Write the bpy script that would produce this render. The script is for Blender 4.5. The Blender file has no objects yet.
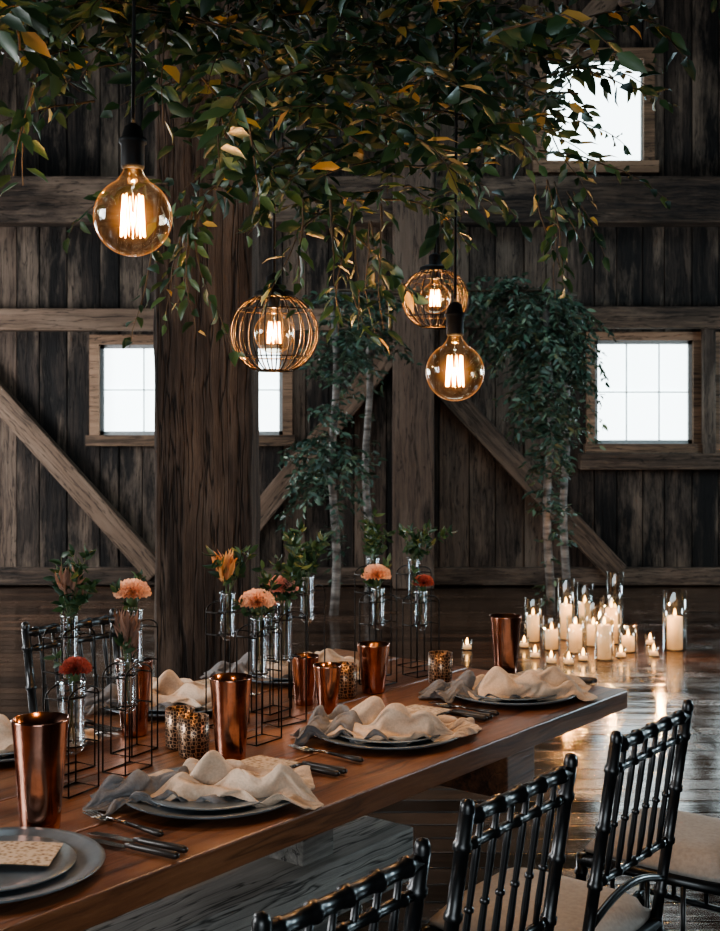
import bpy, math, random
from mathutils import Vector, Matrix, noise
random.seed(7)
R=random.random
def U(a,b): return a+(b-a)*R()
pi=math.pi
scene=bpy.context.scene

# ---------------------------------------------------------------- materials
def newmat(name):
    m=bpy.data.materials.new(name); m.use_nodes=True
    nt=m.node_tree
    return m,nt,nt.nodes['Principled BSDF']
def noise_node(nt,scale,vec=None,detail=4,rough=.6):
    n=nt.nodes.new('ShaderNodeTexNoise'); n.inputs['Scale'].default_value=scale
    n.inputs['Detail'].default_value=detail; n.inputs['Roughness'].default_value=rough
    if vec is not None: nt.links.new(vec,n.inputs['Vector'])
    return n
def ramp(nt,fac,stops):
    r=nt.nodes.new('ShaderNodeValToRGB'); el=r.color_ramp.elements
    while len(el)<len(stops): el.new(.5)
    for e,(p,c) in zip(el,stops):
        e.position=p; e.color=(c[0],c[1],c[2],1)
    nt.links.new(fac,r.inputs['Fac']); return r
def bump(nt,b,h,strength,dist=.01):
    n=nt.nodes.new('ShaderNodeBump'); n.inputs['Strength'].default_value=strength
    n.inputs['Distance'].default_value=dist
    nt.links.new(h,n.inputs['Height']); nt.links.new(n.outputs['Normal'],b.inputs['Normal'])
def mathn(nt,op,a,b):
    n=nt.nodes.new('ShaderNodeMath'); n.operation=op
    for i,v in enumerate((a,b)):
        if hasattr(v,'links'): nt.links.new(v,n.inputs[i])
        else: n.inputs[i].default_value=v
    return n.outputs[0]
def simple(name,col,rough=.5,metal=0,nscale=40,var=.25,bstr=.1,coat=0,spec=.5):
    m,nt,b=newmat(name)
    tc=nt.nodes.new('ShaderNodeTexCoord')
    n=noise_node(nt,nscale,tc.outputs['Object'])
    lo=[c*(1-var) for c in col]; hi=[min(1,c*(1+var)) for c in col]
    r=ramp(nt,n.outputs['Fac'],[(.3,lo),(.7,hi)])
    nt.links.new(r.outputs['Color'],b.inputs['Base Color'])
    b.inputs['Roughness'].default_value=rough; b.inputs['Metallic'].default_value=metal
    b.inputs['Coat Weight'].default_value=coat; b.inputs['Specular IOR Level'].default_value=spec
    if bstr: bump(nt,b,n.outputs['Fac'],bstr,.003)
    return m
def wood(name,dark,mid,light,axis='Z',rough=.75,bstr=.5,scale=1.0,spec=.3,tone_amp=.5,coat=0,crack=.8,knots=True,warp=.06,worn=None):
    m,nt,b=newmat(name)
    tc=nt.nodes.new('ShaderNodeTexCoord'); mp=nt.nodes.new('ShaderNodeMapping')
    s={'X':(.05,1,1),'Y':(1,.05,1),'Z':(1,1,.05)}[axis]
    mp.inputs['Scale'].default_value=s
    at=nt.nodes.new('ShaderNodeAttribute'); at.attribute_name='tone'
    wn=noise_node(nt,2.2,tc.outputs['Object'],2)
    sc=nt.nodes.new('ShaderNodeVectorMath'); sc.operation='SCALE'; nt.links.new(wn.outputs['Color'],sc.inputs[0]); sc.inputs['Scale'].default_value=warp
    add=nt.nodes.new('ShaderNodeVectorMath'); add.operation='MULTIPLY_ADD'
    nt.links.new(at.outputs['Color'],add.inputs[0]); add.inputs[1].default_value=(37,53,41)
    nt.links.new(tc.outputs['Object'],add.inputs[2])
    ad2=nt.nodes.new('ShaderNodeVectorMath'); ad2.operation='ADD'
    nt.links.new(add.outputs[0],ad2.inputs[0]); nt.links.new(sc.outputs[0],ad2.inputs[1])
    nt.links.new(ad2.outputs[0],mp.inputs['Vector'])
    g=noise_node(nt,42*scale,mp.outputs[0],9,.75)
    g2=noise_node(nt,11*scale,mp.outputs[0],4,.65)
    big=noise_node(nt,1.6,tc.outputs['Object'],4)
    f=mathn(nt,'MULTIPLY',g.outputs['Fac'],.55)
    f=mathn(nt,'ADD',f,mathn(nt,'MULTIPLY',g2.outputs['Fac'],.35))
    f=mathn(nt,'ADD',f,mathn(nt,'MULTIPLY',big.outputs['Fac'],.25))
    f=mathn(nt,'SUBTRACT',f,.06)
    t=mathn(nt,'MULTIPLY',mathn(nt,'SUBTRACT',at.outputs['Fac'],.5),tone_amp)
    f=mathn(nt,'ADD',f,t)
    r=ramp(nt,f,[(.38,dark),(.50,mid),(.68,light)])
    col=r.outputs['Color']
    if worn:
        mw=nt.nodes.new('ShaderNodeMapping'); mw.inputs['Scale'].default_value=tuple(.22 if q<1 else 1 for q in s)
        nt.links.new(add.outputs[0],mw.inputs[0])
        wv=noise_node(nt,3.4,mw.outputs[0],6,.7)
        wf=ramp(nt,wv.outputs['Fac'],[(.49,(0,0,0)),(.66,(.85,.85,.85))])
        mw2=nt.nodes.new('ShaderNodeMix'); mw2.data_type='RGBA'; nt.links.new(wf.outputs['Color'],mw2.inputs[0])
        nt.links.new(col,mw2.inputs[6]); mw2.inputs[7].default_value=(*worn,1); col=mw2.outputs[2]
    cr=noise_node(nt,24*scale,mp.outputs[0],3,.5)
    ca=mathn(nt,'ABSOLUTE',mathn(nt,'SUBTRACT',cr.outputs['Fac'],.5),0)
    cm=ramp(nt,ca,[(.0,(1-crack,)*3),(.022,(1,1,1))])
    mx=nt.nodes.new('ShaderNodeMix'); mx.data_type='RGBA'; mx.blend_type='MULTIPLY'; mx.inputs[0].default_value=1
    nt.links.new(col,mx.inputs[6]); nt.links.new(cm.outputs['Color'],mx.inputs[7])
    col=mx.outputs[2]
    if knots:
        mk=nt.nodes.new('ShaderNodeMapping'); mk.inputs['Scale'].default_value=tuple(.35 if q<1 else 1 for q in s)
        nt.links.new(add.outputs[0],mk.inputs[0])
        v=nt.nodes.new('ShaderNodeTexVoronoi'); v.inputs['Scale'].default_value=2.3; nt.links.new(mk.outputs[0],v.inputs['Vector'])
        kr=ramp(nt,v.outputs['Distance'],[(.05,(.2,.2,.2)),(.11,(1,1,1))])
        m2=nt.nodes.new('ShaderNodeMix'); m2.data_type='RGBA'; m2.blend_type='MULTIPLY'; m2.inputs[0].default_value=.8
        nt.links.new(col,m2.inputs[6]); nt.links.new(kr.outputs['Color'],m2.inputs[7]); col=m2.outputs[2]
    nt.links.new(col,b.inputs['Base Color'])
    b.inputs['Roughness'].default_value=rough; b.inputs['Specular IOR Level'].default_value=spec
    b.inputs['Coat Weight'].default_value=coat; b.inputs['Coat Roughness'].default_value=.2
    h=mathn(nt,'ADD',mathn(nt,'ADD',g.outputs['Fac'],g2.outputs['Fac']),mathn(nt,'MULTIPLY',mathn(nt,'MINIMUM',ca,.03),12*crack))
    bump(nt,b,h,bstr,.012)
    return m
def emis(name,col,st):
    m,nt,b=newmat(name); b.inputs['Base Color'].default_value=(*col,1)
    b.inputs['Emission Color'].default_value=(*col,1); b.inputs['Emission Strength'].default_value=st
    b.inputs['Roughness'].default_value=.4
    return m
def thin_glass(name,tint=(1,1,1),boost=0,fres=.45):
    m,nt,b=newmat(name); nt.nodes.remove(b)
    tr=nt.nodes.new('ShaderNodeBsdfTransparent'); tr.inputs[0].default_value=(*tint,1)
    gl=nt.nodes.new('ShaderNodeBsdfGlossy'); gl.inputs['Roughness'].default_value=.04
    gl.inputs['Color'].default_value=(1,1,1,1)
    lw=nt.nodes.new('ShaderNodeLayerWeight'); lw.inputs['Blend'].default_value=.35
    f=mathn(nt,'ADD',mathn(nt,'MULTIPLY',lw.outputs['Facing'],fres),.04+boost)
    mx=nt.nodes.new('ShaderNodeMixShader'); nt.links.new(f,mx.inputs[0])
    nt.links.new(tr.outputs[0],mx.inputs[1]); nt.links.new(gl.outputs[0],mx.inputs[2])
    nt.links.new(mx.outputs[0],nt.nodes['Material Output'].inputs['Surface'])
    return m
def tonemat(name,stops,rough=.45,trans=.0,spec=.5):
    m,nt,b=newmat(name)
    at=nt.nodes.new('ShaderNodeAttribute'); at.attribute_name='tone'
    r=ramp(nt,at.outputs['Fac'],stops)
    nt.links.new(r.outputs['Color'],b.inputs['Base Color']); b.inputs['Roughness'].default_value=rough
    b.inputs['Specular IOR Level'].default_value=spec
    if trans:
        tl=nt.nodes.new('ShaderNodeBsdfTranslucent'); nt.links.new(r.outputs['Color'],tl.inputs[0])
        mx=nt.nodes.new('ShaderNodeMixShader'); mx.inputs[0].default_value=trans
        nt.links.new(b.outputs[0],mx.inputs[1]); nt.links.new(tl.outputs[0],mx.inputs[2])
        nt.links.new(mx.outputs[0],nt.nodes['Material Output'].inputs['Surface'])
    return m

M_wall=wood('barn_board',(.007,.006,.0055),(.030,.022,.0175),(.105,.074,.055),'Z',.85,.9,tone_amp=.28,worn=(.15,.112,.085))
M_beamX=wood('beam_wood_x',(.012,.009,.008),(.046,.031,.022),(.13,.086,.060),'X',.8,.8,tone_amp=.35,worn=(.17,.12,.088))
M_beamZ=wood('beam_wood_z',(.010,.008,.007),(.036,.025,.019),(.10,.068,.050),'Z',.8,.9,tone_amp=.35,worn=(.14,.105,.08))
M_post=wood('hewn_post',(.008,.006,.005),(.036,.025,.019),(.115,.080,.058),'Z',.82,1.0,scale=.9,crack=.95,warp=.02,worn=(.14,.105,.082))
M_frame=wood('window_frame_wood',(.045,.028,.017),(.13,.08,.05),(.25,.155,.10),'X',.7,.4,knots=False)
M_table=wood('table_wood',(.050,.019,.010),(.18,.074,.034),(.34,.165,.08),'X',.33,.2,scale=.7,spec=.5,tone_amp=.25,coat=.15,crack=.5)
M_trestle=wood('trestle_wood',(.16,.15,.135),(.33,.305,.275),(.50,.46,.41),'X',.7,.4,tone_amp=.3)
M_black=simple('black_lacquer',(.008,.009,.010),.35,0,60,.3,.05,coat=.2)
M_wire=simple('dark_wire',(.02,.018,.016),.4,.8,60,.2,0)
M_cage=simple('bronze_wire',(.04,.028,.018),.45,.9,60,.2,0)
M_socket=simple('black_socket',(.004,.004,.004),.6,0,60,.2,0,spec=.2)
M_cush=simple('seat_cushion',(.40,.36,.32),.85,0,90,.12,.3)
M_copper=simple('copper',(.50,.26,.19),.17,1,25,.3,.12)
M_beige=simple('linen_beige',(.60,.47,.36),.9,0,220,.12,.4)
M_grey=simple('linen_grey',(.19,.185,.185),.9,0,220,.15,.4)
M_plate=simple('pewter_plate',(.14,.165,.185),.32,.2,20,.25,.05)
M_silver=simple('cutlery_metal',(.35,.33,.3),.25,1,20,.1,0)
M_handle=simple('cutlery_handle',(.03,.025,.022),.35,.3,30,.2,0)
M_stem=simple('stem_green',(.06,.09,.03),.6,0,30,.3,0)
M_bark=simple('vine_bark',(.05,.035,.02),.8,0,60,.4,.3)
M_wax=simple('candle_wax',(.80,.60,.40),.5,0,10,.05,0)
bw=M_wax.node_tree.nodes['Principled BSDF']; bw.inputs['Emission Color'].default_value=(1,.45,.15,1); bw.inputs['Emission Strength'].default_value=.38  # warm glow of the flame put into the wax as emission
M_flame=emis('flame',(1,.50,.14),10)
M_fil=emis('filament',(1,.44,.11),22)
M_bulb,nt,b=newmat('amber_bulb_glass_halo'); nt.nodes.remove(b)
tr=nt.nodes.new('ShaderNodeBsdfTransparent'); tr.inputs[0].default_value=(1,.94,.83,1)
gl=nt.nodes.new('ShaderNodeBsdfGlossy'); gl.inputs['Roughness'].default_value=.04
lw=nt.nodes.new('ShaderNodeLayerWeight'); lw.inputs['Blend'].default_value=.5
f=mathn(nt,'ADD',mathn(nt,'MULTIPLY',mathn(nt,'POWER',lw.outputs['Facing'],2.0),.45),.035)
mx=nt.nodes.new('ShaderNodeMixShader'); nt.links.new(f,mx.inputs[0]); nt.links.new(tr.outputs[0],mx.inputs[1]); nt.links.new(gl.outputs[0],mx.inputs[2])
e=nt.nodes.new('ShaderNodeEmission'); e.inputs[0].default_value=(1,.36,.08,1)  # orange halation around the filament, put into the glass as emission
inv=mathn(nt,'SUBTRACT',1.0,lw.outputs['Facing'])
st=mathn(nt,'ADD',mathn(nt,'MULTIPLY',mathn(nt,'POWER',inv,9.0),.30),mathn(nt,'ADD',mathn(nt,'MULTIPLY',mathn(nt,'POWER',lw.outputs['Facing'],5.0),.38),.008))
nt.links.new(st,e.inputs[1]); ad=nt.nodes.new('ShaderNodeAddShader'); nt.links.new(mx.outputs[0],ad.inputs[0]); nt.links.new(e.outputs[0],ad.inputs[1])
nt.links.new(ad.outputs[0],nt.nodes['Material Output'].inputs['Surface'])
M_glass=thin_glass('clear_glass',(.95,.98,.98))
M_tube=thin_glass('tube_glass',(.85,.9,.92),boost=.08)
M_pane=emis('frosted_daylight_pane',(.86,.98,1.0),2.8)
M_leaf=tonemat('leaf',[(0,(.010,.027,.014)),(.45,(.026,.060,.028)),(.80,(.062,.115,.045)),(.90,(.28,.23,.06)),(1,(.42,.24,.07))],.45,.25,.45)
M_vleaf=tonemat('vine_leaf',[(0,(.018,.038,.027)),(.6,(.055,.10,.065)),(1,(.15,.21,.13))],.45,.2)
M_peach=tonemat('peach_petal',[(0,(.75,.38,.22)),(1,(1.0,.74,.55))],.7,.35)
M_pink=tonemat('pink_petal',[(0,(.60,.28,.26)),(1,(.95,.62,.55))],.7,.35)
M_red=tonemat('red_petal',[(0,(.28,.05,.04)),(1,(.60,.17,.12))],.7,.2)
M_orange=tonemat('orange_petal',[(0,(.40,.14,.06)),(1,(.90,.48,.18))],.7,.2)
M_dusky=tonemat('dusky_petal',[(0,(.14,.08,.06)),(1,(.36,.22,.16))],.8,.1)
M_sash=simple('painted_sash',(.22,.23,.23),.6,0,30,.2,.1)
M_munt=simple('painted_muntin',(.7,.75,.75),.6,0,30,.1,.1)
M_birch,nt,b=newmat('birch_bark')
tc=nt.nodes.new('ShaderNodeTexCoord'); mp=nt.nodes.new('ShaderNodeMapping'); mp.inputs['Scale'].default_value=(3,3,14)
nt.links.new(tc.outputs['Object'],mp.inputs[0]); n=noise_node(nt,1.6,mp.outputs[0],5)
r=ramp(nt,n.outputs['Fac'],[(.35,(.03,.026,.022)),(.55,(.13,.12,.11)),(.8,(.27,.25,.23))]); nt.links.new(r.outputs[0],b.inputs['Base Color']); b.inputs['Roughness'].default_value=.7
bump(nt,b,n.outputs['Fac'],.4)
M_card,nt,b=newmat('patterned_menu_card')
tc=nt.nodes.new('ShaderNodeTexCoord'); v=nt.nodes.new('ShaderNodeTexVoronoi'); v.inputs['Scale'].default_value=110
nt.links.new(tc.outputs['Object'],v.inputs['Vector']); n=noise_node(nt,70,tc.outputs['Object'],3)
f=mathn(nt,'ADD',mathn(nt,'MULTIPLY',v.outputs['Distance'],.6),mathn(nt,'MULTIPLY',n.outputs['Fac'],.5))
r=ramp(nt,f,[(.32,(.20,.12,.075)),(.48,(.42,.32,.22)),(.62,(.55,.44,.33))]); nt.links.new(r.outputs[0],b.inputs['Base Color']); b.inputs['Roughness'].default_value=.8
M_vot,nt,b=newmat('honeycomb_votive')
tc=nt.nodes.new('ShaderNodeTexCoord'); v=nt.nodes.new('ShaderNodeTexVoronoi'); v.inputs['Scale'].default_value=120; v.feature='DISTANCE_TO_EDGE'; v.inputs['Randomness'].default_value=.5
nt.links.new(tc.outputs['Object'],v.inputs['Vector'])
r=ramp(nt,v.outputs['Distance'],[(.03,(.50,.32,.20)),(.12,(.05,.030,.022))]); nt.links.new(r.outputs[0],b.inputs['Base Color'])
b.inputs['Metallic'].default_value=.6; b.inputs['Roughness'].default_value=.35
bump(nt,b,v.outputs['Distance'],-.8,.004)
M_floor,nt,b=newmat('glossy_plank_floor')
tc=nt.nodes.new('ShaderNodeTexCoord'); br=nt.nodes.new('ShaderNodeTexBrick')
nt.links.new(tc.outputs['Object'],br.inputs['Vector'])
br.inputs['Scale'].default_value=1; br.inputs['Brick Width'].default_value=2.6; br.inputs['Row Height'].default_value=.15
br.inputs['Mortar Size'].default_value=.009; br.inputs['Mortar Smooth'].default_value=.6; br.offset=.37
br.inputs['Color1'].default_value=(.022,.013,.009,1); br.inputs['Color2'].default_value=(.088,.051,.033,1); br.inputs['Mortar'].default_value=(.001,.001,.001,1)
mp=nt.nodes.new('ShaderNodeMapping'); mp.inputs['Scale'].default_value=(.12,1,1); nt.links.new(tc.outputs['Object'],mp.inputs[0])
n=noise_node(nt,30,mp.outputs[0],6,.7); n2=noise_node(nt,7,mp.outputs[0],3); wearn=noise_node(nt,2.2,tc.outputs['Object'],5,.65)
mx=nt.nodes.new('ShaderNodeMix'); mx.data_type='RGBA'; mx.blend_type='MULTIPLY'; mx.inputs[0].default_value=.8
nt.links.new(br.outputs['Color'],mx.inputs[6]); rr=ramp(nt,n.outputs['Fac'],[(.3,(.35,.35,.35)),(.7,(1.2,1.1,1.05))]); nt.links.new(rr.outputs[0],mx.inputs[7])
nt.links.new(mx.outputs[2],b.inputs['Base Color'])
sp=nt.nodes.new('ShaderNodeSeparateColor'); nt.links.new(br.outputs['Color'],sp.inputs[0])
rf=mathn(nt,'ADD',mathn(nt,'MULTIPLY',wearn.outputs['Fac'],.9),mathn(nt,'ADD',mathn(nt,'MULTIPLY',n.outputs['Fac'],.3),mathn(nt,'MULTIPLY',sp.outputs[0],1.5)))
rr=ramp(nt,rf,[(.55,(.05,)*3),(.88,(.34,)*3)]); nt.links.new(rr.outputs[0],b.inputs['Roughness'])
h=mathn(nt,'ADD',mathn(nt,'MULTIPLY',br.outputs['Fac'],-2.2),mathn(nt,'ADD',mathn(nt,'MULTIPLY',n.outputs['Fac'],.25),mathn(nt,'MULTIPLY',n2.outputs['Fac'],1.3)))
bump(nt,b,h,.5,.006); b.inputs['Specular IOR Level'].default_value=.55

# ---------------------------------------------------------------- mesh builder
class MB:
    def __init__(s): s.v=[];s.f=[];s.m=[];s.t=[];s.mats=[];s.sm=[]
    def mi(s,mat):
        if mat not in s.mats: s.mats.append(mat)
        return s.mats.index(mat)
    def add(s,vs,fs,mat,tone=.5,smooth=False):
        o=len(s.v); s.v.extend([tuple(v) for v in vs]); s.t.extend([tone]*len(vs)); k=s.mi(mat)
        for f in fs: s.f.append(tuple(i+o for i in f)); s.m.append(k); s.sm.append(smooth)
    def box(s,c,size,mat,tone=.5):
        x,y,z=[a/2 for a in size]; c=Vector(c)
        vs=[Vector((sx*x,sy*y,sz*z))+c for sx in(-1,1) for sy in(-1,1) for sz in(-1,1)]
        s.add(vs,[(0,1,3,2),(4,6,7,5),(0,4,5,1),(2,3,7,6),(0,2,6,4),(1,5,7,3)],mat,tone)
    def box2(s,a,b,mat,tone=.5):
        s.box([(a[i]+b[i])/2 for i in range(3)],[abs(b[i]-a[i]) for i in range(3)],mat,tone)
    def tube(s,pts,rad,mat,seg=8,tone=.5,caps=True,closed=False):
        pts=[Vector(p) for p in pts]; n=len(pts)
        if not hasattr(rad,'__len__'): rad=[rad]*n
        vs=[];fs=[]; prev=None
        for i,p in enumerate(pts):
            if closed: d=pts[(i+1)%n]-pts[i-1]
            else: d=(pts[min(i+1,n-1)]-pts[max(i-1,0)])
            if d.length<1e-9: d=Vector((0,0,1))
            d.normalize()
            if prev is None:
                a=Vector((1,0,0)) if abs(d.x)<.9 else Vector((0,1,0)); x=(a-d*a.dot(d)).normalized()
            else:
                x=prev-d*prev.dot(d)
                x=x.normalized() if x.length>1e-6 else prev
            prev=x; y=d.cross(x)
            for k in range(seg):
                a=2*pi*k/seg; vs.append(p+(x*math.cos(a)+y*math.sin(a))*rad[i])
        for i in range(n if closed else n-1):
            j=(i+1)%n
            for k in range(seg):
                k2=(k+1)%seg; fs.append((i*seg+k,i*seg+k2,j*seg+k2,j*seg+k))
        if caps and not closed:
            fs.append(tuple(range(seg-1,-1,-1))); fs.append(tuple((n-1)*seg+k for k in range(seg)))
        s.add(vs,fs,mat,tone,True)
    def lathe(s,prof,c,mat,seg=32,tone=.5):
        vs=[];fs=[];c=Vector(c)
        for r,z in prof:
            for k in range(seg):
                a=2*pi*k/seg; vs.append(c+Vector((r*math.cos(a),r*math.sin(a),z)))
        for i in range(len(prof)-1):
            for k in range(seg):
                k2=(k+1)%seg; fs.append((i*seg+k,i*seg+k2,(i+1)*seg+k2,(i+1)*seg+k))
        s.add(vs,fs,mat,tone,True)
    def leaf(s,p,d,nrm,L,W,mat,tone):
        d=d.normalized(); side=d.cross(nrm)
        if side.length<1e-4: side=d.cross(Vector((.3,.9,.2)))
        side.normalize(); up=side.cross(d)
        P=lambda a,b,c: p+d*(a*L)+side*(b*W)+up*(c*L)
        vs=[P(0,0,0),P(.33,0,-.02),P(.7,0,-.03),P(1,0,-.14),P(.3,-.46,.06),P(.68,-.36,.03),P(.3,.46,.06),P(.68,.36,.03)]
        s.add(vs,[(0,4,1),(0,1,6),(4,5,2,1),(1,2,7,6),(5,3,2),(2,3,7)],mat,tone,True)
    def obj(s,name,loc=(0,0,0),rotz=0,bevel=0,rot=None):
        me=bpy.data.meshes.new(name); me.from_pydata(s.v,[],s.f)
        for m in s.mats: me.materials.append(m)
        me.polygons.foreach_set('material_index',s.m); me.polygons.foreach_set('use_smooth',s.sm)
        at=me.attributes.new('tone','FLOAT','POINT'); at.data.foreach_set('value',s.t)
        me.update()
        o=bpy.data.objects.new(name,me); scene.collection.objects.link(o)
        o.location=loc; o.rotation_euler=rot if rot else (0,0,rotz)
        if bevel:
            bm=o.modifiers.new('bevel','BEVEL'); bm.width=bevel; bm.segments=2; bm.limit_method='ANGLE'
        return o
def dup(o,loc,rotz):
    c=bpy.data.objects.new(o.name.split('.')[0],o.data); scene.collection.objects.link(c)
    c.location=loc;c.rotation_euler=(0,0,rotz); return c

# ---------------------------------------------------------------- linen napkins: cloth simulation baked to mesh
def plate(r):
    mb=MB()
    mb.lathe([(.0005,.004),(r*.55,.004),(r*.68,.007),(r*.95,.019),(r,.021),(r*1.01,.019),(r*.95,.013),(r*.66,0),(.0005,0)],(0,0,0),M_plate,48)
    r2=r*.74
    mb.lathe([(.0005,.012),(r2*.6,.012),(r2*.72,.014),(r2,.021),(r2*1.01,.019),(r2*.7,.009),(.0005,.007)],(0,0,0),M_plate,48)
    return mb
PR=.18
def napkin_sheet(mb,cx,cy,ang,L,wmid,wend,N,amp,arch,mat,z0,seed,ns=40,nt_=66):
    ca,sa=math.cos(ang),math.sin(ang); vs=[];fs=[]
    for i in range(ns+1):
        s=-1+2*i/ns
        w=wmid+(wend-wmid)*abs(s)**1.4
        for j in range(nt_+1):
            t=j/nt_
            tt=2*t-1
            y=(t-.5)*w+.022*math.sin(s*2.2+seed)+.018*noise.noise(Vector((s*3,t*2,seed)))
            x=s*L/2*(1-.14*tt*tt)+.045*noise.noise(Vector((t*3,seed,0)))
            a=amp*(.45+.55*(1-abs(s)))*(1+.9*noise.noise(Vector((t*4+seed,s*1.6,3))))
            z=z0+a*(1+math.sin(2*pi*N*t+1.5*math.sin(s*2.4+seed)+seed))+arch*(1-s*s)*(1-tt*tt)+.030*noise.noise(Vector((s*3.4+seed,t*4.2,9)))+.016
            vs.append((cx+x*ca-y*sa,cy+x*sa+y*ca,z))
    I=lambda i,j:i*(nt_+1)+j
    for i in range(ns):
        for j in range(nt_): fs.append((I(i,j),I(i+1,j),I(i+1,j+1),I(i,j+1)))
    mb.add(vs,fs,mat,.5,True)
def sim_napkin(seed):
    random.seed(int(seed*100))
    mb=MB()
    napkin_sheet(mb,-.080,.070,-.60+U(-.1,.1),.29,.150,.185,2.3,.030,.045,M_grey,.028,seed)
    napkin_sheet(mb,.022,-.020,-.85+U(-.12,.12),.40,.140,.200,2.8,.030,.045,M_beige,.050,seed+2.2)
    o=mb.obj('napkin_sim')
    col=MB(); col.lathe([(.0005,.024),(PR*.7,.025),(PR*.99,.025),(PR*1.005,.016),(PR*.85,.004),(PR*.7,-.02)],(0,0,0),M_plate,48)
    g=[(-1,-1,0),(1,-1,0),(1,1,0),(-1,1,0)]; col.add(g,[(0,1,2,3)],M_plate)
    c=col.obj('collider_tmp')
    cm=c.modifiers.new('Collision','COLLISION'); c.collision.thickness_outer=.002; c.collision.thickness_inner=.01; c.collision.cloth_friction=30; c.collision.damping=.6
    m=o.modifiers.new('Cloth','CLOTH'); st=m.settings; st.quality=6; st.mass=.15
    st.tension_stiffness=15; st.compression_stiffness=15; st.shear_stiffness=5; st.bending_stiffness=1.7
    st.tension_damping=5; st.compression_damping=5; st.bending_damping=.5; st.air_damping=2
    st.effector_weights.gravity=.8
    cs=m.collision_settings; cs.use_collision=True; cs.collision_quality=2; cs.distance_min=.002
    cs.use_self_collision=True; cs.self_distance_min=.0025; cs.self_friction=10
    m.point_cache.frame_start=1; m.point_cache.frame_end=20
    for f in range(1,14): scene.frame_set(f)
    dg=bpy.context.evaluated_depsgraph_get(); ev=o.evaluated_get(dg); me=bpy.data.meshes.new_from_object(ev)
    for v in me.vertices:
        if v.co.z<.0015: v.co.z=.0015
    bpy.data.objects.remove(o); bpy.data.objects.remove(c)
    scene.frame_set(1)
    return me
NAP=[]
for sd in (1.0,2.0,3.1):
    NAP.append(sim_napkin(sd))
random.seed(7)

# ---------------------------------------------------------------- room
X0,X1,Y0,Y1,H=-5.5,5.5,-4.0,11.5,6.0
BOXF=[(0,1,3,2),(4,6,7,5),(0,4,5,1),(2,3,7,6),(0,2,6,4),(1,5,7,3)]
def board_wall(name,a0,a1,openings,mp,z0=0,z1=H,width=(.2,.32)):
    mb=MB(); br=set([a0,a1])
    for o in openings: br.add(o[0]); br.add(o[1])
    br=sorted(br); cuts=[]
    for i in range(len(br)-1):
        a=br[i]; L=br[i+1]-a; k=max(1,round(L/U(*width)))
        ws=[U(.75,1.25) for _ in range(k)]; t=sum(ws)
        for w in ws: cuts.append((a,a+w/t*L)); a+=w/t*L
    for a,b in cuts:
        segs=[(z0,z1)]; mid=(a+b)/2
        for o in openings:
            if o[0]<mid<o[1]:
                ns=[]
                for s0,s1 in segs:
                    if o[3]<=s0 or o[2]>=s1: ns.append((s0,s1)); continue
                    if o[2]>s0: ns.append((s0,o[2]))
                    if o[3]<s1: ns.append((o[3],s1))
                segs=ns
        tn=R(); j=U(0,.02)
        for s0,s1 in segs:
            g=.005
            mb.add([mp(aa,dd,zz) for aa in(a+g,b-g) for dd in(-j,.06) for zz in(s0,s1)],BOXF,M_wall,tn)
            mb.add([mp(aa,dd,zz) for aa in(a,b) for dd in(.06,.09) for zz in(s0,s1)],BOXF,M_wall,0)
    return mb.obj(name)
win=[(-2.39,-.71,1.38,2.21),(2.153,3.054,1.30,2.25),(3.30,4.20,1.30,2.25),(1.71,2.60,3.89,4.83)]
board_wall('wall_back',X0,X1,win,lambda a,d,z:Vector((a,Y1+d,z)))
lw=[(1.0,3.2,1.4,3.2),(6.2,7.4,1.3,2.3),(8.8,10.2,.3,2.3)]
board_wall('wall_left',Y0,Y1,lw,lambda a,d,z:Vector((X0-d,a,z)))
rw=[(5.5,6.7,1.3,2.3),(8.4,9.6,1.3,2.3)]
board_wall('wall_right',Y0,Y1,rw,lambda a,d,z:Vector((X1+d,a,z)))
board_wall('wall_front',X0,X1,[(-1.8,1.8,0,3.0)],lambda a,d,z:Vector((a,Y0-d,z)))  # doorway behind the camera, invented to let sky light in
mb=MB(); mb.box2((X0-.1,Y0-.1,-.1),(X1+.1,Y1+.1,0),M_floor); mb.obj('floor')
mb=MB(); mb.box2((X0-.1,Y0-.1,H),(X1+.1,Y1+.1,H+.1),M_wall,.3); mb.obj('ceiling')
mb=MB()
for y in (-1.5,2.0,5.0,8.2): mb.box2((X0,y-.14,H-.32),(X1,y+.14,H),M_beamX,.4)
mb.obj('ceiling_beams',bevel=.01)

def window(name,a0,a1,z0,z1,mp,cols=3,rows=2,frame=.075,mull=None,s=.035):
    mb=MB()
    def bx(a,b,d0,d1,c,d,mat):
        mb.add([mp(aa,dd,zz) for aa in(a,b) for dd in(d0,d1) for zz in(c,d)],BOXF,mat,U(.35,.75))
    f=frame
    bx(a0-f,a0,-.05,.05,z0,z1,M_frame); bx(a1,a1+f,-.05,.05,z0,z1,M_frame)
    bx(a0-f,a1+f,-.05,.05,z1,z1+f,M_frame); bx(a0-f*1.3,a1+f*1.3,-.09,.05,z0-f*1.1,z0,M_frame)
    parts=[(a0,a1)]
    if mull: 
        parts=[(a0,mull-.04),(mull+.04,a1)]; bx(mull-.04,mull+.04,-.05,.05,z0,z1,M_frame)
    for p0,p1 in parts:
        for q in ((p0,p0+s,z0,z1),(p1-s,p1,z0,z1),(p0,p1,z0,z0+s),(p0,p1,z1-s,z1)): bx(q[0],q[1],0,.03,q[2],q[3],M_sash)
        for i in range(1,cols):
            a=p0+(p1-p0)*i/cols; bx(a-.007,a+.007,.005,.028,z0,z1,M_munt)
        for i in range(1,rows):
            z=z0+(z1-z0)*i/rows; bx(p0,p1,.005,.028,z-.007,z+.007,M_munt)
        bx(p0,p1,.03,.045,z0,z1,M_pane)
    return mb.obj(name)
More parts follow.
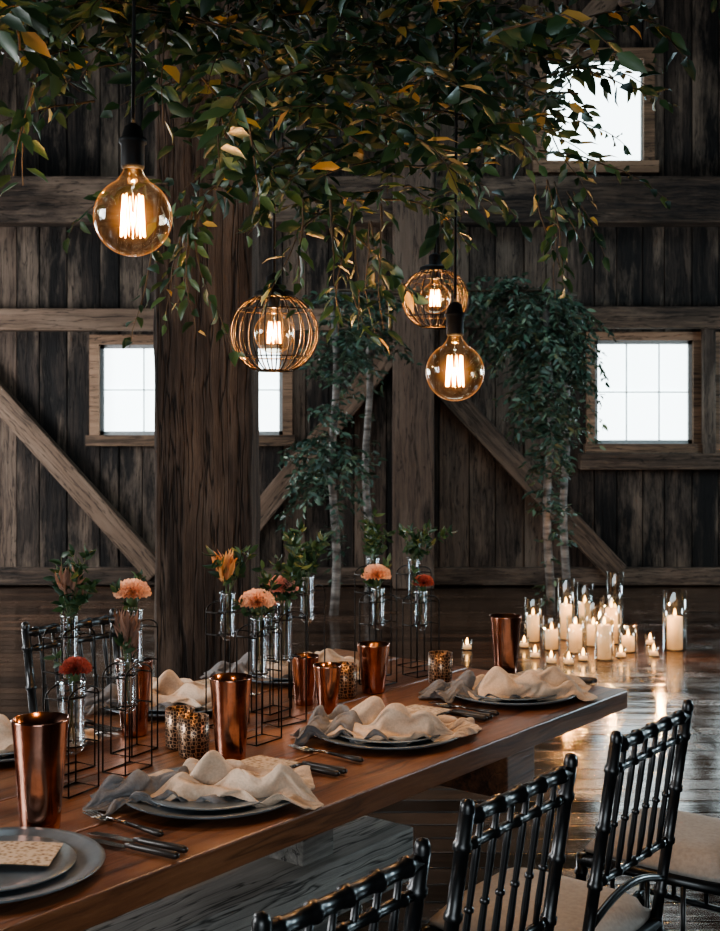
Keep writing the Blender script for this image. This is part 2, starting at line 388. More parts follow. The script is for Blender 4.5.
mpb=lambda a,d,z:Vector((a,Y1+d,z)); mpl=lambda a,d,z:Vector((X0-d,a,z)); mpr=lambda a,d,z:Vector((X1+d,a,z))
window('window_1',*win[0],mpb,2,2,.09,mull=-1.55)
window('window_2',*win[1],mpb)
window('window_3',*win[2],mpb)
window('window_4',*win[3],mpb,1,1,.10,s=.015)
for i,w in enumerate(lw): window('window_%d'%(5+i),*w,mpl)
for i,w in enumerate(rw): window('window_%d'%(8+i),*w,mpr)

def beam(mb,a,b,w,d,mat,y,tone=.5):
    a=Vector((a[0],0,a[1]));b=Vector((b[0],0,b[1]));dr=(b-a).normalized();sd=Vector((-dr.z,0,dr.x))*(w/2)
    vs=[]
    for p in(a,b):
        for s_ in(-1,1):
            for yy in(y-d,y): v=p+sd*s_; vs.append((v.x,yy,v.z))
    mb.add(vs,BOXF,mat,tone)
yb=Y1-.02
mb=MB(); beam(mb,(X0,3.50),(X1,3.50),.42,.26,M_beamX,yb,.35); mb.obj('trim_upper_beam',bevel=.015)
mb=MB(); beam(mb,(X0,2.43),(.29,2.43),.2,.16,M_beamX,yb,.85); beam(mb,(.67,2.45),(X1,2.45),.2,.16,M_beamX,yb,.5); mb.obj('trim_girt',bevel=.01)
mb=MB(); beam(mb,(2.0,1.14),(X1,1.14),.15,.14,M_beamX,yb,.5); mb.obj('trim_sill_beam',bevel=.01)
mb=MB(); beam(mb,(.48,0),(.48,H),.37,.30,M_beamZ,yb,.85); mb.obj('wall_post',bevel=.02)
mb=MB(); beam(mb,(-4.3,0),(-4.3,H),.34,.30,M_beamZ,yb,.5); mb.obj('wall_post',bevel=.02)
mb=MB(); beam(mb,(3.18,1.2),(3.18,2.4),.11,.12,M_beamZ,yb,.4); mb.obj('window_jamb_post',bevel=.01)
def wbrace(a,b,tone):
    mb=MB(); L=Vector((b[0]-a[0],b[1]-a[1])); ln=L.length
    mb.box2((-ln/2,-.07,-.1),(ln/2,.07,.1),M_beamX,tone)
    mb.obj('wall_brace',((a[0]+b[0])/2,Y1-.10,(a[1]+b[1])/2),bevel=.01,rot=(0,-math.atan2(L.y,L.x),0))
wbrace((-4.1,2.62),(-1.85,.12),.9)
wbrace((.33,2.20),(-1.35,.12),.8)
wbrace((.63,1.95),(2.35,.12),.55)
wbrace((2.75,5.9),(1.85,4.90),.7)
mb=MB(); beam(mb,(X0,.09),(X1,.09),.16,.09,M_beamX,yb,.4); mb.obj('baseboard_back',bevel=.01)

def hewn(name,cx,cy,w,h0,h1,mat,seed):
    mb=MB(); lv=70; vs=[];fs=[]
    hw=w/2; c=.010; m=8
    prof=[]
    for q in range(4):
        for i in range(m+1):
            t=-(hw-c)+2*(hw-c)*i/m
            x,y=t,-hw
            for _ in range(q): x,y=-y,x
            nx,ny=0,-1
            for _ in range(q): nx,ny=-ny,nx
            prof.append((x,y,nx,ny))
    N=len(prof)
    for i in range(lv+1):
        z=h0+(h1-h0)*i/lv
        for (x,y,nx,ny) in prof:
            d=noise.noise(Vector((x*4+seed,y*4,z*1.4)))*.008+noise.noise(Vector((x*14+seed,y*14,z*6)))*.007
            if i in(0,lv): d=0
            vs.append((x+nx*d,y+ny*d,z))
    for i in range(lv):
        for k in range(N):
            k2=(k+1)%N; fs.append((i*N+k,i*N+k2,(i+1)*N+k2,(i+1)*N+k))
    fs.append(tuple(range(N-1,-1,-1))); fs.append(tuple(lv*N+k for k in range(N)))
    mb.add(vs,fs,mat,.5); return mb.obj(name,(cx,cy,0))
hewn('timber_pillar',-.605,5.0,.375,0,H-.32,M_post,3)

# ---------------------------------------------------------------- table frame of reference
TH=math.radians(52.3); cu,su=math.cos(TH),math.sin(TH)
def W(u,n,z): return Vector((.75+cu*u-su*n, 3.5+su*u+cu*n, z))
TZ=.75
mb=MB()
for i,(n0,n1) in enumerate([(0,.260),(.264,.528),(.532,.788),(.792,1.05)]):
    mb.box2((-3.5,n0,TZ-.052),(0,n1,TZ),M_table,[.45,.62,.36,.55][i])
for u in (-.45,-2.95):
    mb.box2((u-.07,.08,TZ-.20),(u+.07,.97,TZ-.052),M_table,.4)
for u in (-.85,-2.75):
    mb.box2((u-.06,.42,.09),(u+.06,.62,TZ-.052),M_trestle,.3); mb.box2((u-.07,.12,0),(u+.07,.93,.09),M_trestle,.45)
mb.box2((-3.05,.38,.28),(-.50,.62,.42),M_trestle,.6)
mb.obj('farmhouse_dining_table',W(0,0,0),TH,bevel=.004)

# ---------------------------------------------------------------- chiavari chair
def beaded(mb,p1,p2,r,rings,mat,seg=8):
    p1=Vector(p1);p2=Vector(p2);L=(p2-p1).length
    ts=[(0,1)]
    for k in range(rings):
        t=(k+.5)/rings; w=.006/L
        ts+= [(t-w*1.3,1),(t-w*.7,1.28),(t+w*.7,1.28),(t+w*1.3,1)]
    ts.append((1,1))
    mb.tube([p1+(p2-p1)*t for t,_ in ts],[r*k for _,k in ts],mat,seg)
def chair():
    mb=MB(); hw=.168; B=M_black
    for s in(-1,1):
        x=s*hw
        beaded(mb,(x,-.035,0),(x,0,.44),.0135,4,B)
        beaded(mb,(x,0,.44),(x,-.07,.895),.0125,4,B)
        mb.lathe([(.0005,.022),(.009,.019),(.0125,.010),(.0125,.0)],(x,-.0705,.893),B,10)
        beaded(mb,(s*.185,.375,0),(s*.185,.36,.44),.0135,5,B)
        for z in(.14,.24): beaded(mb,(x,-.02,z),(s*.185,.37,z),.008,4,B,6)
        mb.tube([(x,0,.425),(s*.185,.365,.425)],.015,B,8)
        for k in range(3): mb.tube([(s*.18,.1+k*.09,.24),(s*.18,.1+k*.09,.42)],.006,B,6)
    for y,z,r in((.365,.14,.008),(.365,.24,.008),(-.01,.2,.008)):
        beaded(mb,(-.18,y,z),(.18,y,z),r,5,B,6)
    mb.tube([(-.185,.365,.425),(.185,.365,.425)],.015,B,8); mb.tube([(-.17,0,.425),(.17,0,.425)],.015,B,8)
    yb=lambda z:-.07*(z-.44)/.465
    beaded(mb,(-hw,yb(.882),.882),(hw,yb(.882),.882),.0125,5,B)
    beaded(mb,(-hw,yb(.835),.835),(hw,yb(.835),.835),.0085,5,B)
    beaded(mb,(-hw,yb(.61),.61),(hw,yb(.61),.61),.0085,5,B)
    mb.tube([(-hw+2*hw*t,yb(.54)-.0,.525+.035*math.sin(pi*t)) for t in [i/10 for i in range(11)]],.008,B,8)
    for k in range(6):
        x=-hw+2*hw*(k+1)/7
        mb.tube([(x,yb(.61),.61),(x,yb(.66),.66),(x,yb(.73),.73),(x,yb(.80),.80),(x,yb(.88),.88)],[.005,.0068,.0055,.0068,.005],B,7)
        mb.lathe([(.005,-.006),(.0085,-.003),(.0085,.003),(.005,.006)],(x,yb(.72),.72),B,8)
    nx,ny=12,12; vs=[];fs=[]
    def P(i,j,top):
        a=-1+2*i/nx; b=-1+2*j/ny
        x=a*.178*(1-.06*abs(b)**4); y=.185+b*.185*(1-.06*abs(a)**4)
        e=(1-abs(a)**6)*(1-abs(b)**6)
        return (x,y,.44+(.012+.040*max(0,e)**.5 if top else 0))
    for top in(0,1):
        for i in range(nx+1):
            for j in range(ny+1): vs.append(P(i,j,top))
    o=(nx+1)*(ny+1); I=lambda i,j:i*(ny+1)+j
    for i in range(nx):
        for j in range(ny):
            fs.append((I(i,j),I(i,j+1),I(i+1,j+1),I(i+1,j))); fs.append((o+I(i,j),o+I(i+1,j),o+I(i+1,j+1),o+I(i,j+1)))
    for i in range(nx):
        fs.append((I(i,0),I(i+1,0),o+I(i+1,0),o+I(i,0))); fs.append((I(i+1,ny),I(i,ny),o+I(i,ny),o+I(i+1,ny)))
    for j in range(ny):
        fs.append((I(0,j+1),I(0,j),o+I(0,j),o+I(0,j+1))); fs.append((I(nx,j),I(nx,j+1),o+I(nx,j+1),o+I(nx,j)))
    mb.add(vs,fs,M_cush,.5,True)
    return mb
ch=chair().obj('dining_chair',W(-.885,-.41,0),TH)
for u,n in((-1.42,-.42),(-1.95,-.47),(-.28,-.46)): dup(ch,W(u,n,0),TH)
for u,n in((-.76,1.40),(-1.36,1.40),(-1.96,1.40)): dup(ch,W(u,n,0),TH+pi)

# ---------------------------------------------------------------- place settings
pl=plate(PR)
def card():
    mb=MB(); vs=[];fs=[]
    for i in range(9):
        for j in range(2):
            vs.append((-.085+.17*i/8,-.055+.11*j,.004*math.sin(i/8*pi)))
    for i in range(8): fs.append((i*2,i*2+2,i*2+3,i*2+1))
    vs2=[(a,b,c-.0015) for a,b,c in vs]; n=len(vs)
    mb.add(vs+vs2,fs+[tuple(k+n for k in reversed(f)) for f in fs]+[(0,1,1+n,n),(0,n,2+n,2)],M_card)
    return mb
def knife():
    mb=MB()
    vs=[(-.11,-.008),(-.02,-.009),(-.005,-.006),(-.005,.006),(-.06,.010),(-.10,.006)]
    n=len(vs); mb.add([(a,b,.003) for a,b in vs]+[(a,b,.005) for a,b in vs],[tuple(range(n-1,-1,-1)),tuple(range(n,2*n))]+[(i,(i+1)%n,(i+1)%n+n,i+n) for i in range(n)],M_silver)
    mb.tube([(-.008,0,.008),(.01,0,.008),(.06,0,.008),(.10,0,.008),(.108,0,.008)],[.004,.006,.0065,.0075,.004],M_handle,8)
    return mb
def fork():
    mb=MB()
    for k in range(4):
        y=-.0105+.007*k; mb.tube([(-.115,y,.008),(-.085,y,.005),(-.07,y*.9,.005)],[.001,.0018,.002],M_silver,6)
    mb.lathe([(.0005,.0015),(.010,.001),(.013,0),(.010,-.001),(.0005,-.0015)],(-.062,0,.005),M_silver,14)
    mb.tube([(-.055,0,.006),(-.03,0,.007),(0,0,.008)],[.005,.003,.0035],M_silver,8)
    mb.tube([(-.002,0,.008),(.05,0,.008),(.09,0,.008),(.098,0,.008)],[.0038,.005,.007,.003],M_handle,8)
    return mb
P0=None; nk=0
def setting(u,n,seed,face):
    global P0,nk
    if P0 is None: P0=pl.obj('dinner_plate',W(u,n,TZ),TH)
    else: dup(P0,W(u,n,TZ),TH)
    o=bpy.data.objects.new('linen_napkin',NAP[nk%len(NAP)]); scene.collection.objects.link(o); nk+=1
    o.location=W(u,n,TZ+.001); o.rotation_euler=(0,0,TH)
    sm=o.modifiers.new('thickness','SOLIDIFY'); sm.thickness=.0022; sm.offset=1
    ss=o.modifiers.new('smooth','SUBSURF'); ss.levels=1; ss.render_levels=1
    s=face
    card().obj('menu_card',W(u+.160,n+.03,TZ+.022),TH+.1)
    knife().obj('table_knife',W(u+s*.262,n,TZ+.001),TH-s*pi/2+.05)
    knife().obj('table_knife',W(u+s*.287,n,TZ+.001),TH-s*pi/2+.05)
    fork().obj('dinner_fork',W(u-s*.225,n,TZ+.001),TH-s*pi/2-.03)
for u,n,sd in((-1.44,.205,1.0),(-.83,.220,2.0),(-.27,.215,3.1)): setting(u,n,sd,1)
for u,n,sd in((-.93,.865,4.2),(-1.47,.865,5.3),(-.44,.870,6.1)): setting(u,n,sd,-1)
dup(P0,W(-1.96,.2,TZ),TH); card().obj('menu_card',W(-1.93,.21,TZ+.023),TH-.9)
knife().obj('table_knife',W(-1.745,.11,TZ+.001),TH-pi/2+.15); knife().obj('table_knife',W(-1.715,.12,TZ+.001),TH-pi/2+.15)

# ---------------------------------------------------------------- cups / votives
def cup(h,r):
    mb=MB(); rb=r*.70
    mb.lathe([(.0005,0),(rb*.9,0),(rb,.004),(rb*1.02,.02),(r*.93,h*.8),(r,h-.003),(r*1.01,h),(r*.97,h),(r*.9,h*.8),(rb*.9,.012),(.0005,.01)],(0,0,0),M_copper,36)
    return mb
for u,n,h,r in((-1.21,.375,.185,.047),(-1.768,.325,.205,.052),(-.46,.545,.135,.046),(-.732,.489,.125,.037),(-.053,.365,.18,.047),(-1.187,.715,.18,.045),(-.69,.60,.13,.038),(-1.82,.55,.17,.045)):
    cup(h,r).obj('copper_cup',W(u,n,TZ),TH)
def votive(h=.09,r=.034):
    mb=MB()
    mb.lathe([(.0005,0),(r*.9,0),(r,.006),(r*1.04,h*.5),(r,h),(r*.93,h),(r*.95,h*.5),(r*.9,.012),(.0005,.01)],(0,0,0),M_vot,28)
    mb.lathe([(.0005,h*.35),(r*.8,h*.35),(r*.8,.012)],(0,0,0),M_wax,20)
    mb.lathe([(.0005,0),(.004,.006),(.0045,.012),(.002,.022),(.0003,.03)],(0,0,h*.35),M_flame,10)
    return mb
for u,n in((-1.20,.545),(-1.235,.465),(-.552,.575),(-.255,.46)):
    votive().obj('copper_votive_holder',W(u,n,TZ),TH)

# ---------------------------------------------------------------- flowers
def rv(): 
    while 1:
        v=Vector((U(-1,1),U(-1,1),U(-1,1)))
        if .1<v.length<1: return v.normalized()
def carnation(mb,c,r,mat):
    c=Vector(c)
    for L in range(9):
        el=L/8.0
        rad=r*(1.0-.18*el); npet=12-L
        for k in range(npet):
            a=2*pi*(k+.5*(L%2)+U(-.2,.2))/npet; tilt=-.15+1.55*el
            d=Vector((math.cos(a)*math.cos(tilt),math.sin(a)*math.cos(tilt),math.sin(tilt)*.85))
            sd=Vector((-math.sin(a),math.cos(a),0)); up=sd.cross(d)*-1
            m=7; vs=[c]
            for i in range(m):
                t=-1+2*i/(m-1); ru=((-1)**i)*.08*r+U(-.05,.05)*r
                vs.append(c+d*rad*(.95-.12*t*t+U(-.08,.08))+sd*t*rad*.38+up*ru)
            mb.add(vs,[(0,i,i+1) for i in range(1,m)],mat,min(1,.15+.5*R()+.35*el),False)
    mb.lathe([(.0006,-.75*r),(.25*r,-.7*r),(.30*r,-.25*r),(.2*r,0)],c,M_stem,10)
def spiky(mb,c,r,h,mat):
    c=Vector(c)
    for k in range(50):
        a=U(0,2*pi); t=U(.05,.6)
        d=Vector((math.cos(a)*t,math.sin(a)*t,1)).normalized()
        mb.leaf(c+Vector((math.cos(a)*r*.3,math.sin(a)*r*.3,U(-.4,.1)*h)),d,rv(),h*U(.7,1.0),h*.2,mat,R())
def sprig(mb,base,d,L,mat,leafL=.03,dens=16,lw=.4):
    base=Vector(base); d=Vector(d).normalized(); p=base.copy(); pts=[p.copy()]
    for i in range(8):
        d=(d+rv()*.12).normalized(); p=p+d*L/8; pts.append(p.copy())
    mb.tube(pts,[.0015*(1-.7*i/8) for i in range(9)],M_stem,5)
    for k in range(dens):
        t=U(.25,1)*8; i=min(7,int(t)); q=pts[i]+(pts[i+1]-pts[i])*(t-i)
        ld=(d*.7+rv()).normalized(); mb.leaf(q,ld,rv(),leafL*U(.6,1.1),leafL*lw,mat,U(.15,.85))
def vase_stand(u,n,zt,tl,kind,name='bud_vase_stand',r=.0185,fo=(0,0)):
    mb=MB(); h=zt-TZ; zb=h-tl; w=.046; W_=M_wire; rr=.0018
    for y in(-.03,.03):
        pts=[(-w,y,.002),(-w,y,h*.45),(-w,y,h*.85)]
        for i in range(9):
            a=pi*(1-i/8); pts.append((math.cos(a)*w,y,h*.86+math.sin(a)*.022))
        pts+= [(w,y,h*.85),(w,y,h*.45),(w,y,.002)]
        mb.tube(pts,rr,W_,6)
    mb.tube([(-w,-.03,.002),(w,-.03,.002),(w,.03,.002),(-w,.03,.002)],rr,W_,6,closed=True)
    for z in(zb+.02,h*.86):
        for s in(-1,1): mb.tube([(s*w,-.03,z),(s*w,.03,z)],rr,W_,6)
        ring=[(math.cos(2*pi*k/20)*(r+.002),math.sin(2*pi*k/20)*(r+.002),z) for k in range(20)]
        mb.tube(ring,rr,W_,6,closed=True)
        for s in(-1,1): mb.tube([(s*w,0,z),(s*(r+.002),0,z)],rr,W_,6)
    mb.lathe([(.0005,zb),(r*.6,zb+.003),(r*.93,zb+.012),(r,zb+.025),(r,h-.006),(r*1.12,h),(r*1.0,h),(r*.9,h-.008),(r*.9,zb+.025),(.0005,zb+.008)],(0,0,0),M_tube,24)
    mb.tube([(.004,0,zb+.02),(-.003,.002,h),(-.002,0,h+.03)],.0018,M_stem,6)
    mb.tube([(-.006,.004,zb+.03),(.005,-.003,h),(.012,0,h+.04)],.0015,M_stem,6)
    for k in kind:
        if k in 'pk': carnation(mb,(fo[0]-.008,fo[1],h+.038),.045,M_peach if k=='p' else M_pink); sprig(mb,(0,0,h-.01),(.5,0,1),.10,M_leaf,.035,12); sprig(mb,(0,0,h-.01),(-.7,.3,.8),.07,M_leaf,.035,10)
        if k=='r': carnation(mb,(.01,.0,h+.022),.035,M_red); sprig(mb,(0,0,h-.01),(-.5,.3,1),.08,M_leaf,.03,10)
        if k=='g':
            for q in range(7): sprig(mb,(0,0,h-.02),(U(-.7,.7),U(-.7,.7),1),U(.10,.16),M_leaf,.034,22)
        if k=='o': 
            spiky(mb,(-.012,0,h+.05),.024,.062,M_orange)
            for q in range(3): sprig(mb,(0,0,h-.01),(U(-.5,.5),U(-.3,.3),1),.12,M_leaf,.042,14)
        if k=='d': 
            spiky(mb,(.0,0,h+.05),.025,.06,M_dusky); spiky(mb,(.02,.01,h+.02),.02,.05,M_dusky)
            for q in range(2): sprig(mb,(0,0,h-.02),(U(-.6,.6),U(-.6,.6),1),.09,M_leaf,.03,12)
    return mb.obj(name,W(u,n,TZ),TH+U(-.2,.2))
vase_stand(-1.477,.60,1.085,.14,'gd')
vase_stand(-1.575,.47,.975,.15,'r',r=.026)
vase_stand(-1.40,.50,.99,.12,'d')
vase_stand(-1.29,.60,1.075,.14,'p')
vase_stand(-.985,.60,1.08,.12,'o')
vase_stand(-.875,.51,1.05,.16,'gk')
vase_stand(-1.045,.44,1.04,.15,'p')
vase_stand(-.61,.66,1.08,.13,'g')
vase_stand(-.284,.68,1.10,.12,'g')
vase_stand(-.365,.60,1.025,.12,'p')
vase_stand(-.18,.58,1.0,.12,'r')
vase_stand(-.075,.68,1.08,.14,'g')
vase_stand(-.80,.62,1.0,.13,'k')

# ---------------------------------------------------------------- pendants
def bulb_parts(mb,c,R_,fil=1.0):
    c=Vector(c)
    prof=[(.0005,-R_)]
    for i in range(1,22):
        a=-pi/2+ (pi/2+1.12)*i/21; prof.append((R_*math.cos(a),R_*math.sin(a)))
    prof+=[(R_*.30,R_*1.08),(R_*.24,R_*1.2),(R_*.22,R_*1.32)]
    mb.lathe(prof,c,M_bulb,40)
    mb.tube([c+Vector((0,0,R_*1.2)),c+Vector((0,0,R_*.7)),c+Vector((0,0,-R_*.55))],[R_*.10,R_*.03,R_*.02],M_glass,8)
    k=9; pts=[]
    for i in range(k*2+1):
        a=pi*2*(i/2)/k; z=R_*(.55 if i%2==0 else -.48); rr=R_*(.24 if i%2==0 else .30)*fil
        pts.append(c+Vector((math.cos(a)*rr,math.sin(a)*rr,z)))
    mb.tube(pts,R_*.030,M_fil,5)
    mb.lathe([(R_*.235,R_*1.22),(R_*.28,R_*1.24),(R_*.30,R_*1.34),(R_*.30,R_*1.85),(R_*.36,R_*1.9),(R_*.36,R_*2.0),(R_*.28,R_*2.05),(R_*.22,R_*2.3),(.006,R_*2.4)],c,M_socket,24)
def pointlight(parent,loc,w,name='bulb_glow',r=.008,col=(1,.56,.25)):
    l=bpy.data.lights.new(name,'POINT'); l.energy=w; l.color=col; l.shadow_soft_size=r
    o=bpy.data.objects.new(name,l); scene.collection.objects.link(o); o.parent=parent; o.location=loc
def pendant(x,y,z,R_,top,w):
    mb=MB(); bulb_parts(mb,(0,0,0),R_)
    mb.tube([(0,0,R_*2.3),(.003,.002,(top-z)*.5),(0,0,top-z)],.0035,M_socket,6)
    o=mb.obj('globe_bulb_pendant',(x,y,z)); pointlight(o,(0,0,0),w)
def cage(x,y,z,Rc,top,w):
    mb=MB(); Rb=Rc*.46; bulb_parts(mb,(0,0,0),Rb,1.1)
    N=22
    for k in range(N):
        a=2*pi*k/N; pts=[]
        for i in range(15):
            e=-1.15+ (1.15+1.08)*i/14
            pts.append((math.cos(a)*Rc*math.cos(e),math.sin(a)*Rc*math.cos(e),Rc*.93*math.sin(e)))
        mb.tube(pts,.0018,M_cage,5)
    for e,r in((-1.15,.003),(-.62,.0018),(.6,.0018),(1.08,.003)):
        ring=[(math.cos(2*pi*k/40)*Rc*math.cos(e),math.sin(2*pi*k/40)*Rc*math.cos(e),Rc*.93*math.sin(e)) for k in range(40)]
        mb.tube(ring,r,M_cage,6,closed=True)
    zc=Rc*.93*math.sin(1.08); rc=Rc*math.cos(1.08)
    mb.lathe([(rc,zc),(rc*.95,zc+.012),(rc*.6,zc+.02),(.02,zc+.022),(.02,zc+.05),(.006,zc+.06)],(0,0,0),M_socket,24)
    mb.tube([(0,0,zc+.05),(0,0,top-z)],.0035,M_socket,6)
    o=mb.obj('wire_cage_pendant',(x,y,z)); pointlight(o,(0,0,0),w)
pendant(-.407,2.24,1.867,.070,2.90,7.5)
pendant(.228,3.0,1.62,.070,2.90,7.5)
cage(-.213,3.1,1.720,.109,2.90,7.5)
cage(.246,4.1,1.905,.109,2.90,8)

# ---------------------------------------------------------------- hanging greenery canopy
def branch(mb,p,d,L,mat,leafL,step,grav=.12,stem=.003,lf=1.0,wr=.42,tmax=1):
    p=Vector(p); d=Vector(d).normalized(); n=max(4,int(L/.04)); pts=[p.copy()]; ds=[d.copy()]
    for i in range(n):
        d=(d+rv()*.20+Vector((0,0,-grav))).normalized(); p=p+d*L/n; pts.append(p.copy()); ds.append(d.copy())
    mb.tube(pts,[stem*(1-.75*i/n) for i in range(n+1)],M_bark,4,caps=False)
    k=int(L/step*lf); sd=1
    for q in range(k):
        t=(q+R()*.8)/k*n; i=min(n-1,int(t)); c=pts[i]+(pts[i+1]-pts[i])*(t-i); dd=ds[i]
        side=dd.cross(Vector((0,0,1))); 
        if side.length<.1: side=rv()
        side.normalize(); sd=-sd
        ld=(dd*.5+side*sd*.9+rv()*.55+Vector((0,0,-.25))).normalized()
        tn=R()**1.3*.76*tmax
        if R()<.045: tn=U(.85,1)
        ll=leafL*U(.55,1.15); c2=c+ld*.008
        mb.leaf(c2,ld,(rv()*.8+Vector((0,0,.8))).normalized(),ll,ll*wr*U(.85,1.15),mat,tn)
def zb(s):
    K=[(0,2.05),(.2,2.05),(.3,1.93),(.38,1.84),(.46,1.86),(.54,2.00),(.7,2.14),(.78,2.34),(.88,2.50),(1.0,2.72)]
    for (a,b),(c,d) in zip(K,K[1:]):
        if s<=c: return b+(d-b)*(s-a)/(c-a)
    return 2.7
mb=MB()
for i in range(380):
    s=U(-.02,.67); off=random.gauss(0,.20)
    x=-.9+2*s+off*-.67; y=2.2+1.8*s+off*.74
    z=zb(max(0,s))+.14+ (U(0,1)**.9)*.58 + abs(off)*.15
    a=U(0,2*pi); branch(mb,(x,y,z),(math.cos(a),math.sin(a),U(-.2,.45)),U(.20,.44),M_leaf,.062,.018,.10,wr=.46)
for (x,y,z,L,dx,dy) in [(-.42,2.9,1.98,.38,-.15,-.1),(-.40,2.85,1.95,.26,-.1,0),(-.05,2.9,1.92,.28,.1,0),(.0,3.0,1.95,.26,.1,0),(-.35,2.95,2.0,.30,-.25,0),(.46,3.3,2.1,.28,.3,0),(.50,3.4,2.12,.32,.2,.1),(.62,3.6,2.13,.20,.4,0),(-.62,2.3,2.1,.22,-.2,0),(-.28,2.5,2.1,.2,.3,0),(-.10,2.85,1.98,.30,.1,0),(.02,2.95,1.98,.30,0,0)]:
    for q in range(2): branch(mb,(x+U(-.05,.05),y+U(-.05,.05),z+.03),(dx,dy,-.8),L*U(.8,1.1),M_leaf,.056,.022,.12)
branch(mb,(.52,3.55,2.52),(1,.1,.1),.34,M_leaf,.056,.026,.08)
branch(mb,(.50,3.50,2.26),(1,.1,-.1),.40,M_leaf,.056,.024,.08)
for off in(-.22,0,.22):
    pts=[(-.9+2*s-off*.67,2.2+1.8*s+off*.74,2.55+.4*s+.05*math.sin(s*9+off*9)) for s in [i/20 for i in range(16)]]
    mb.tube(pts,.009,M_bark,6)
mb.obj('hanging_greenery_canopy')
mb=MB()
for off in(-.3,.3):
    mb.tube([(-1.1-off*.67,2.02+off*.74,2.95),(1.2-off*.67,4.09+off*.74,2.95)],.025,M_beamX,10)
for s in [0,.2,.4,.6,.8,1]:
    x=-1.05+2.2*s;y=2.07+1.98*s
    mb.tube([(x+.25,y-.27,2.95),(x-.25,y+.27,2.95)],.016,M_beamX,8)
for s in(.05,.95):
    for off in(-.3,.3):
        x=-1.1+2.3*s-off*.67;y=2.02+2.07*s+off*.74; mb.tube([(x,y,2.95),(x,y,H)],.003,M_wire,5)
mb.obj('canopy_ladder_frame')

# ---------------------------------------------------------------- ceremony arch with vines
mb=MB()
posts=[(-.20,9.7,2.55),(.065,10.35,2.6),(1.465,9.7,2.55),(1.70,10.35,2.6)]
for x,y,h in posts:
    pts=[(x+.02*math.sin(i*.9+x),y+.02*math.cos(i*1.1),h*i/12) for i in range(13)]
    mb.tube(pts,[.036-.012*i/12 for i in range(13)],M_birch,10)
mb.tube([(-.3,9.7,2.52),(1.56,9.7,2.52)],.012,M_bark,8); mb.tube([(-.03,10.35,2.56),(1.8,10.35,2.56)],.012,M_bark,8)
mb.tube([(-.22,9.6,2.5),(.10,10.45,2.55)],.018,M_birch,8); mb.tube([(1.44,9.6,2.5),(1.72,10.45,2.55)],.018,M_birch,8)
mb.obj('birch_ceremony_arch')
mb=MB()
def vinecol(x,y,z0,z1,rad,n,L=.3):
    for i in range(n):
        z=U(z0,z1); a=U(0,2*pi); r=rad*U(.1,1)
        branch(mb,(x+math.cos(a)*r*.4,y+math.sin(a)*r*.4,z),(math.cos(a),math.sin(a),U(-.3,.6)),L*U(.5,1.1)*(rad/.3+.4),M_vleaf,.078,.022,.16,.003)
vinecol(1.30,9.75,2.05,2.6,.42,100); vinecol(1.46,9.7,1.45,2.2,.28,90); vinecol(1.47,9.68,.75,1.6,.17,55,.2); vinecol(1.62,9.9,1.8,2.5,.28,55)
vinecol(-.15,9.8,2.0,2.5,.28,60); vinecol(.1,10.2,2.0,2.6,.22,40); vinecol(-.2,9.68,1.35,2.0,.14,46,.2); vinecol(-.25,9.7,.85,1.4,.26,60); vinecol(-.2,9.7,.1,.8,.08,20,.15); vinecol(.065,10.3,.9,2.0,.08,20,.15)
vinecol(1.47,9.7,.1,.8,.08,20,.15); vinecol(1.70,10.3,.5,1.9,.08,30,.15)
for i in range(30): x=U(0,1.4); branch(mb,(x,9.75,2.54),(U(-1,1),U(-.3,.3),.1),.3,M_vleaf,.075,.024,.15)
mb.obj('arch_vines')

# ---------------------------------------------------------------- candles on the floor
def hurricane(hg,rg,hc,rc):
    mb=MB()
    mb.lathe([(.0005,0),(rg,0),(rg,hg),(rg*.95,hg),(rg*.95,.008),(.0005,.008)],(0,0,0),M_glass,28)
    if hc:
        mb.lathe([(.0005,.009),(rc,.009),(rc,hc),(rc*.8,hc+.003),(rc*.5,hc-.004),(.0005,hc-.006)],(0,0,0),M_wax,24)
        mb.tube([(0,0,hc-.005),(0,0,hc+.008)],.0015,M_socket,5)
        mb.lathe([(.0005,0),(.008,.010),(.010,.018),(.005,.036),(.0005,.05)],(0,0,hc+.004),M_flame,10)
    return mb
for i,(x,y,hg,hc) in enumerate([(2.07,8.22,.39,.22),(1.54,7.88,.26,.22),(1.40,8.12,.24,.18),(1.26,8.22,.22,.13),(1.18,8.52,.30,.18),(1.59,8.84,.36,.22),(1.787,8.76,.45,.18),(1.748,8.15,.18,.10),(1.42,8.62,.42,.24),(1.56,8.36,.30,.14),(1.70,8.45,.32,.24)]):
    hurricane(hg,.060 if i else .08,hc,.042 if i else .05).obj('pillar_candle_in_glass',(x,y,0))
for x,y in((1.88,8.0),(.704,8.22),(1.112,7.94),(1.187,7.76),(1.289,7.72),(1.40,7.84),(1.66,7.95),(1.09,8.3),(1.95,8.4),(.98,8.12),(1.02,8.62)):
    hurricane(.07,.034,.03,.028).obj('tealight_votive',(x,y,0))
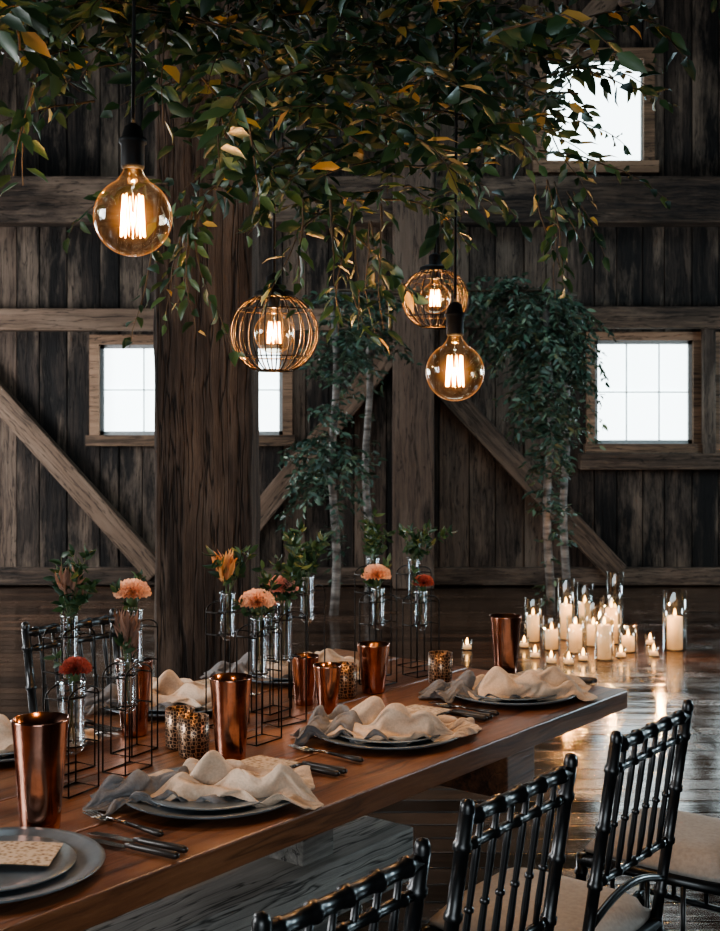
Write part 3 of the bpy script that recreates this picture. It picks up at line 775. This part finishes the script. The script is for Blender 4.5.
piv=bpy.data.objects.new('candle_light_group',None); scene.collection.objects.link(piv)
for x,y in((1.33,8.0),(1.63,8.1),(1.5,8.5),(1.96,8.15)): pointlight(piv,(x,y,.36),8.5,'candle_glow',.01,(1,.45,.14))

# ---------------------------------------------------------------- lights
def area(name,loc,target,sx,sy,w,col):
    l=bpy.data.lights.new(name,'AREA'); l.shape='RECTANGLE'; l.size=sx;l.size_y=sy;l.energy=w;l.color=col
    o=bpy.data.objects.new(name,l); scene.collection.objects.link(o); o.location=loc
    d=Vector(target)-Vector(loc); o.rotation_euler=d.to_track_quat('-Z','Y').to_euler()
cool=(.66,.88,1.0)
area('daylight_left_window',(X0+.12,2.1,2.3),(0,3.2,.8),2.2,1.8,210,(.98,.98,1))
area('added_fill_behind_camera',(0,Y0+.1,1.9),(0,4,1.2),3.4,2.4,100,(.88,.95,1))  # soft fill light added behind the camera, at the invented doorway
area('daylight_right_window',(X1-.12,6.1,1.8),(0,5,.6),1.2,1.0,75,cool)
area('daylight_left_window_far',(X0+.12,9.3,1.6),(-2,9.5,.0),1.3,1.8,240,(.98,.98,1))
area('daylight_right_window_far',(X1-.12,9.0,1.8),(0,10.5,.8),1.2,1.0,55,cool)
area('added_ceiling_fill',(0,6.5,H-.45),(0,8.5,0),4,2,110,cool)  # cool overhead fill added under the ceiling, which has no opening
w=bpy.data.worlds.new('World'); scene.world=w; w.use_nodes=True
bg=w.node_tree.nodes['Background']; bg.inputs[0].default_value=(.55,.75,.9,1); bg.inputs[1].default_value=.5

cam=bpy.data.cameras.new('camera'); co=bpy.data.objects.new('camera',cam); scene.collection.objects.link(co)
co.location=(0,0,1.5); co.rotation_euler=(pi/2,0,0); cam.sensor_width=36; cam.lens=1250/931*36
cam.shift_y=-43.5/931; scene.camera=co
cam.dof.use_dof=True; cam.dof.focus_distance=2.9; cam.dof.aperture_fstop=11
scene.view_settings.view_transform='AgX'
scene.view_settings.look='AgX - Medium High Contrast'
scene.view_settings.exposure=.6
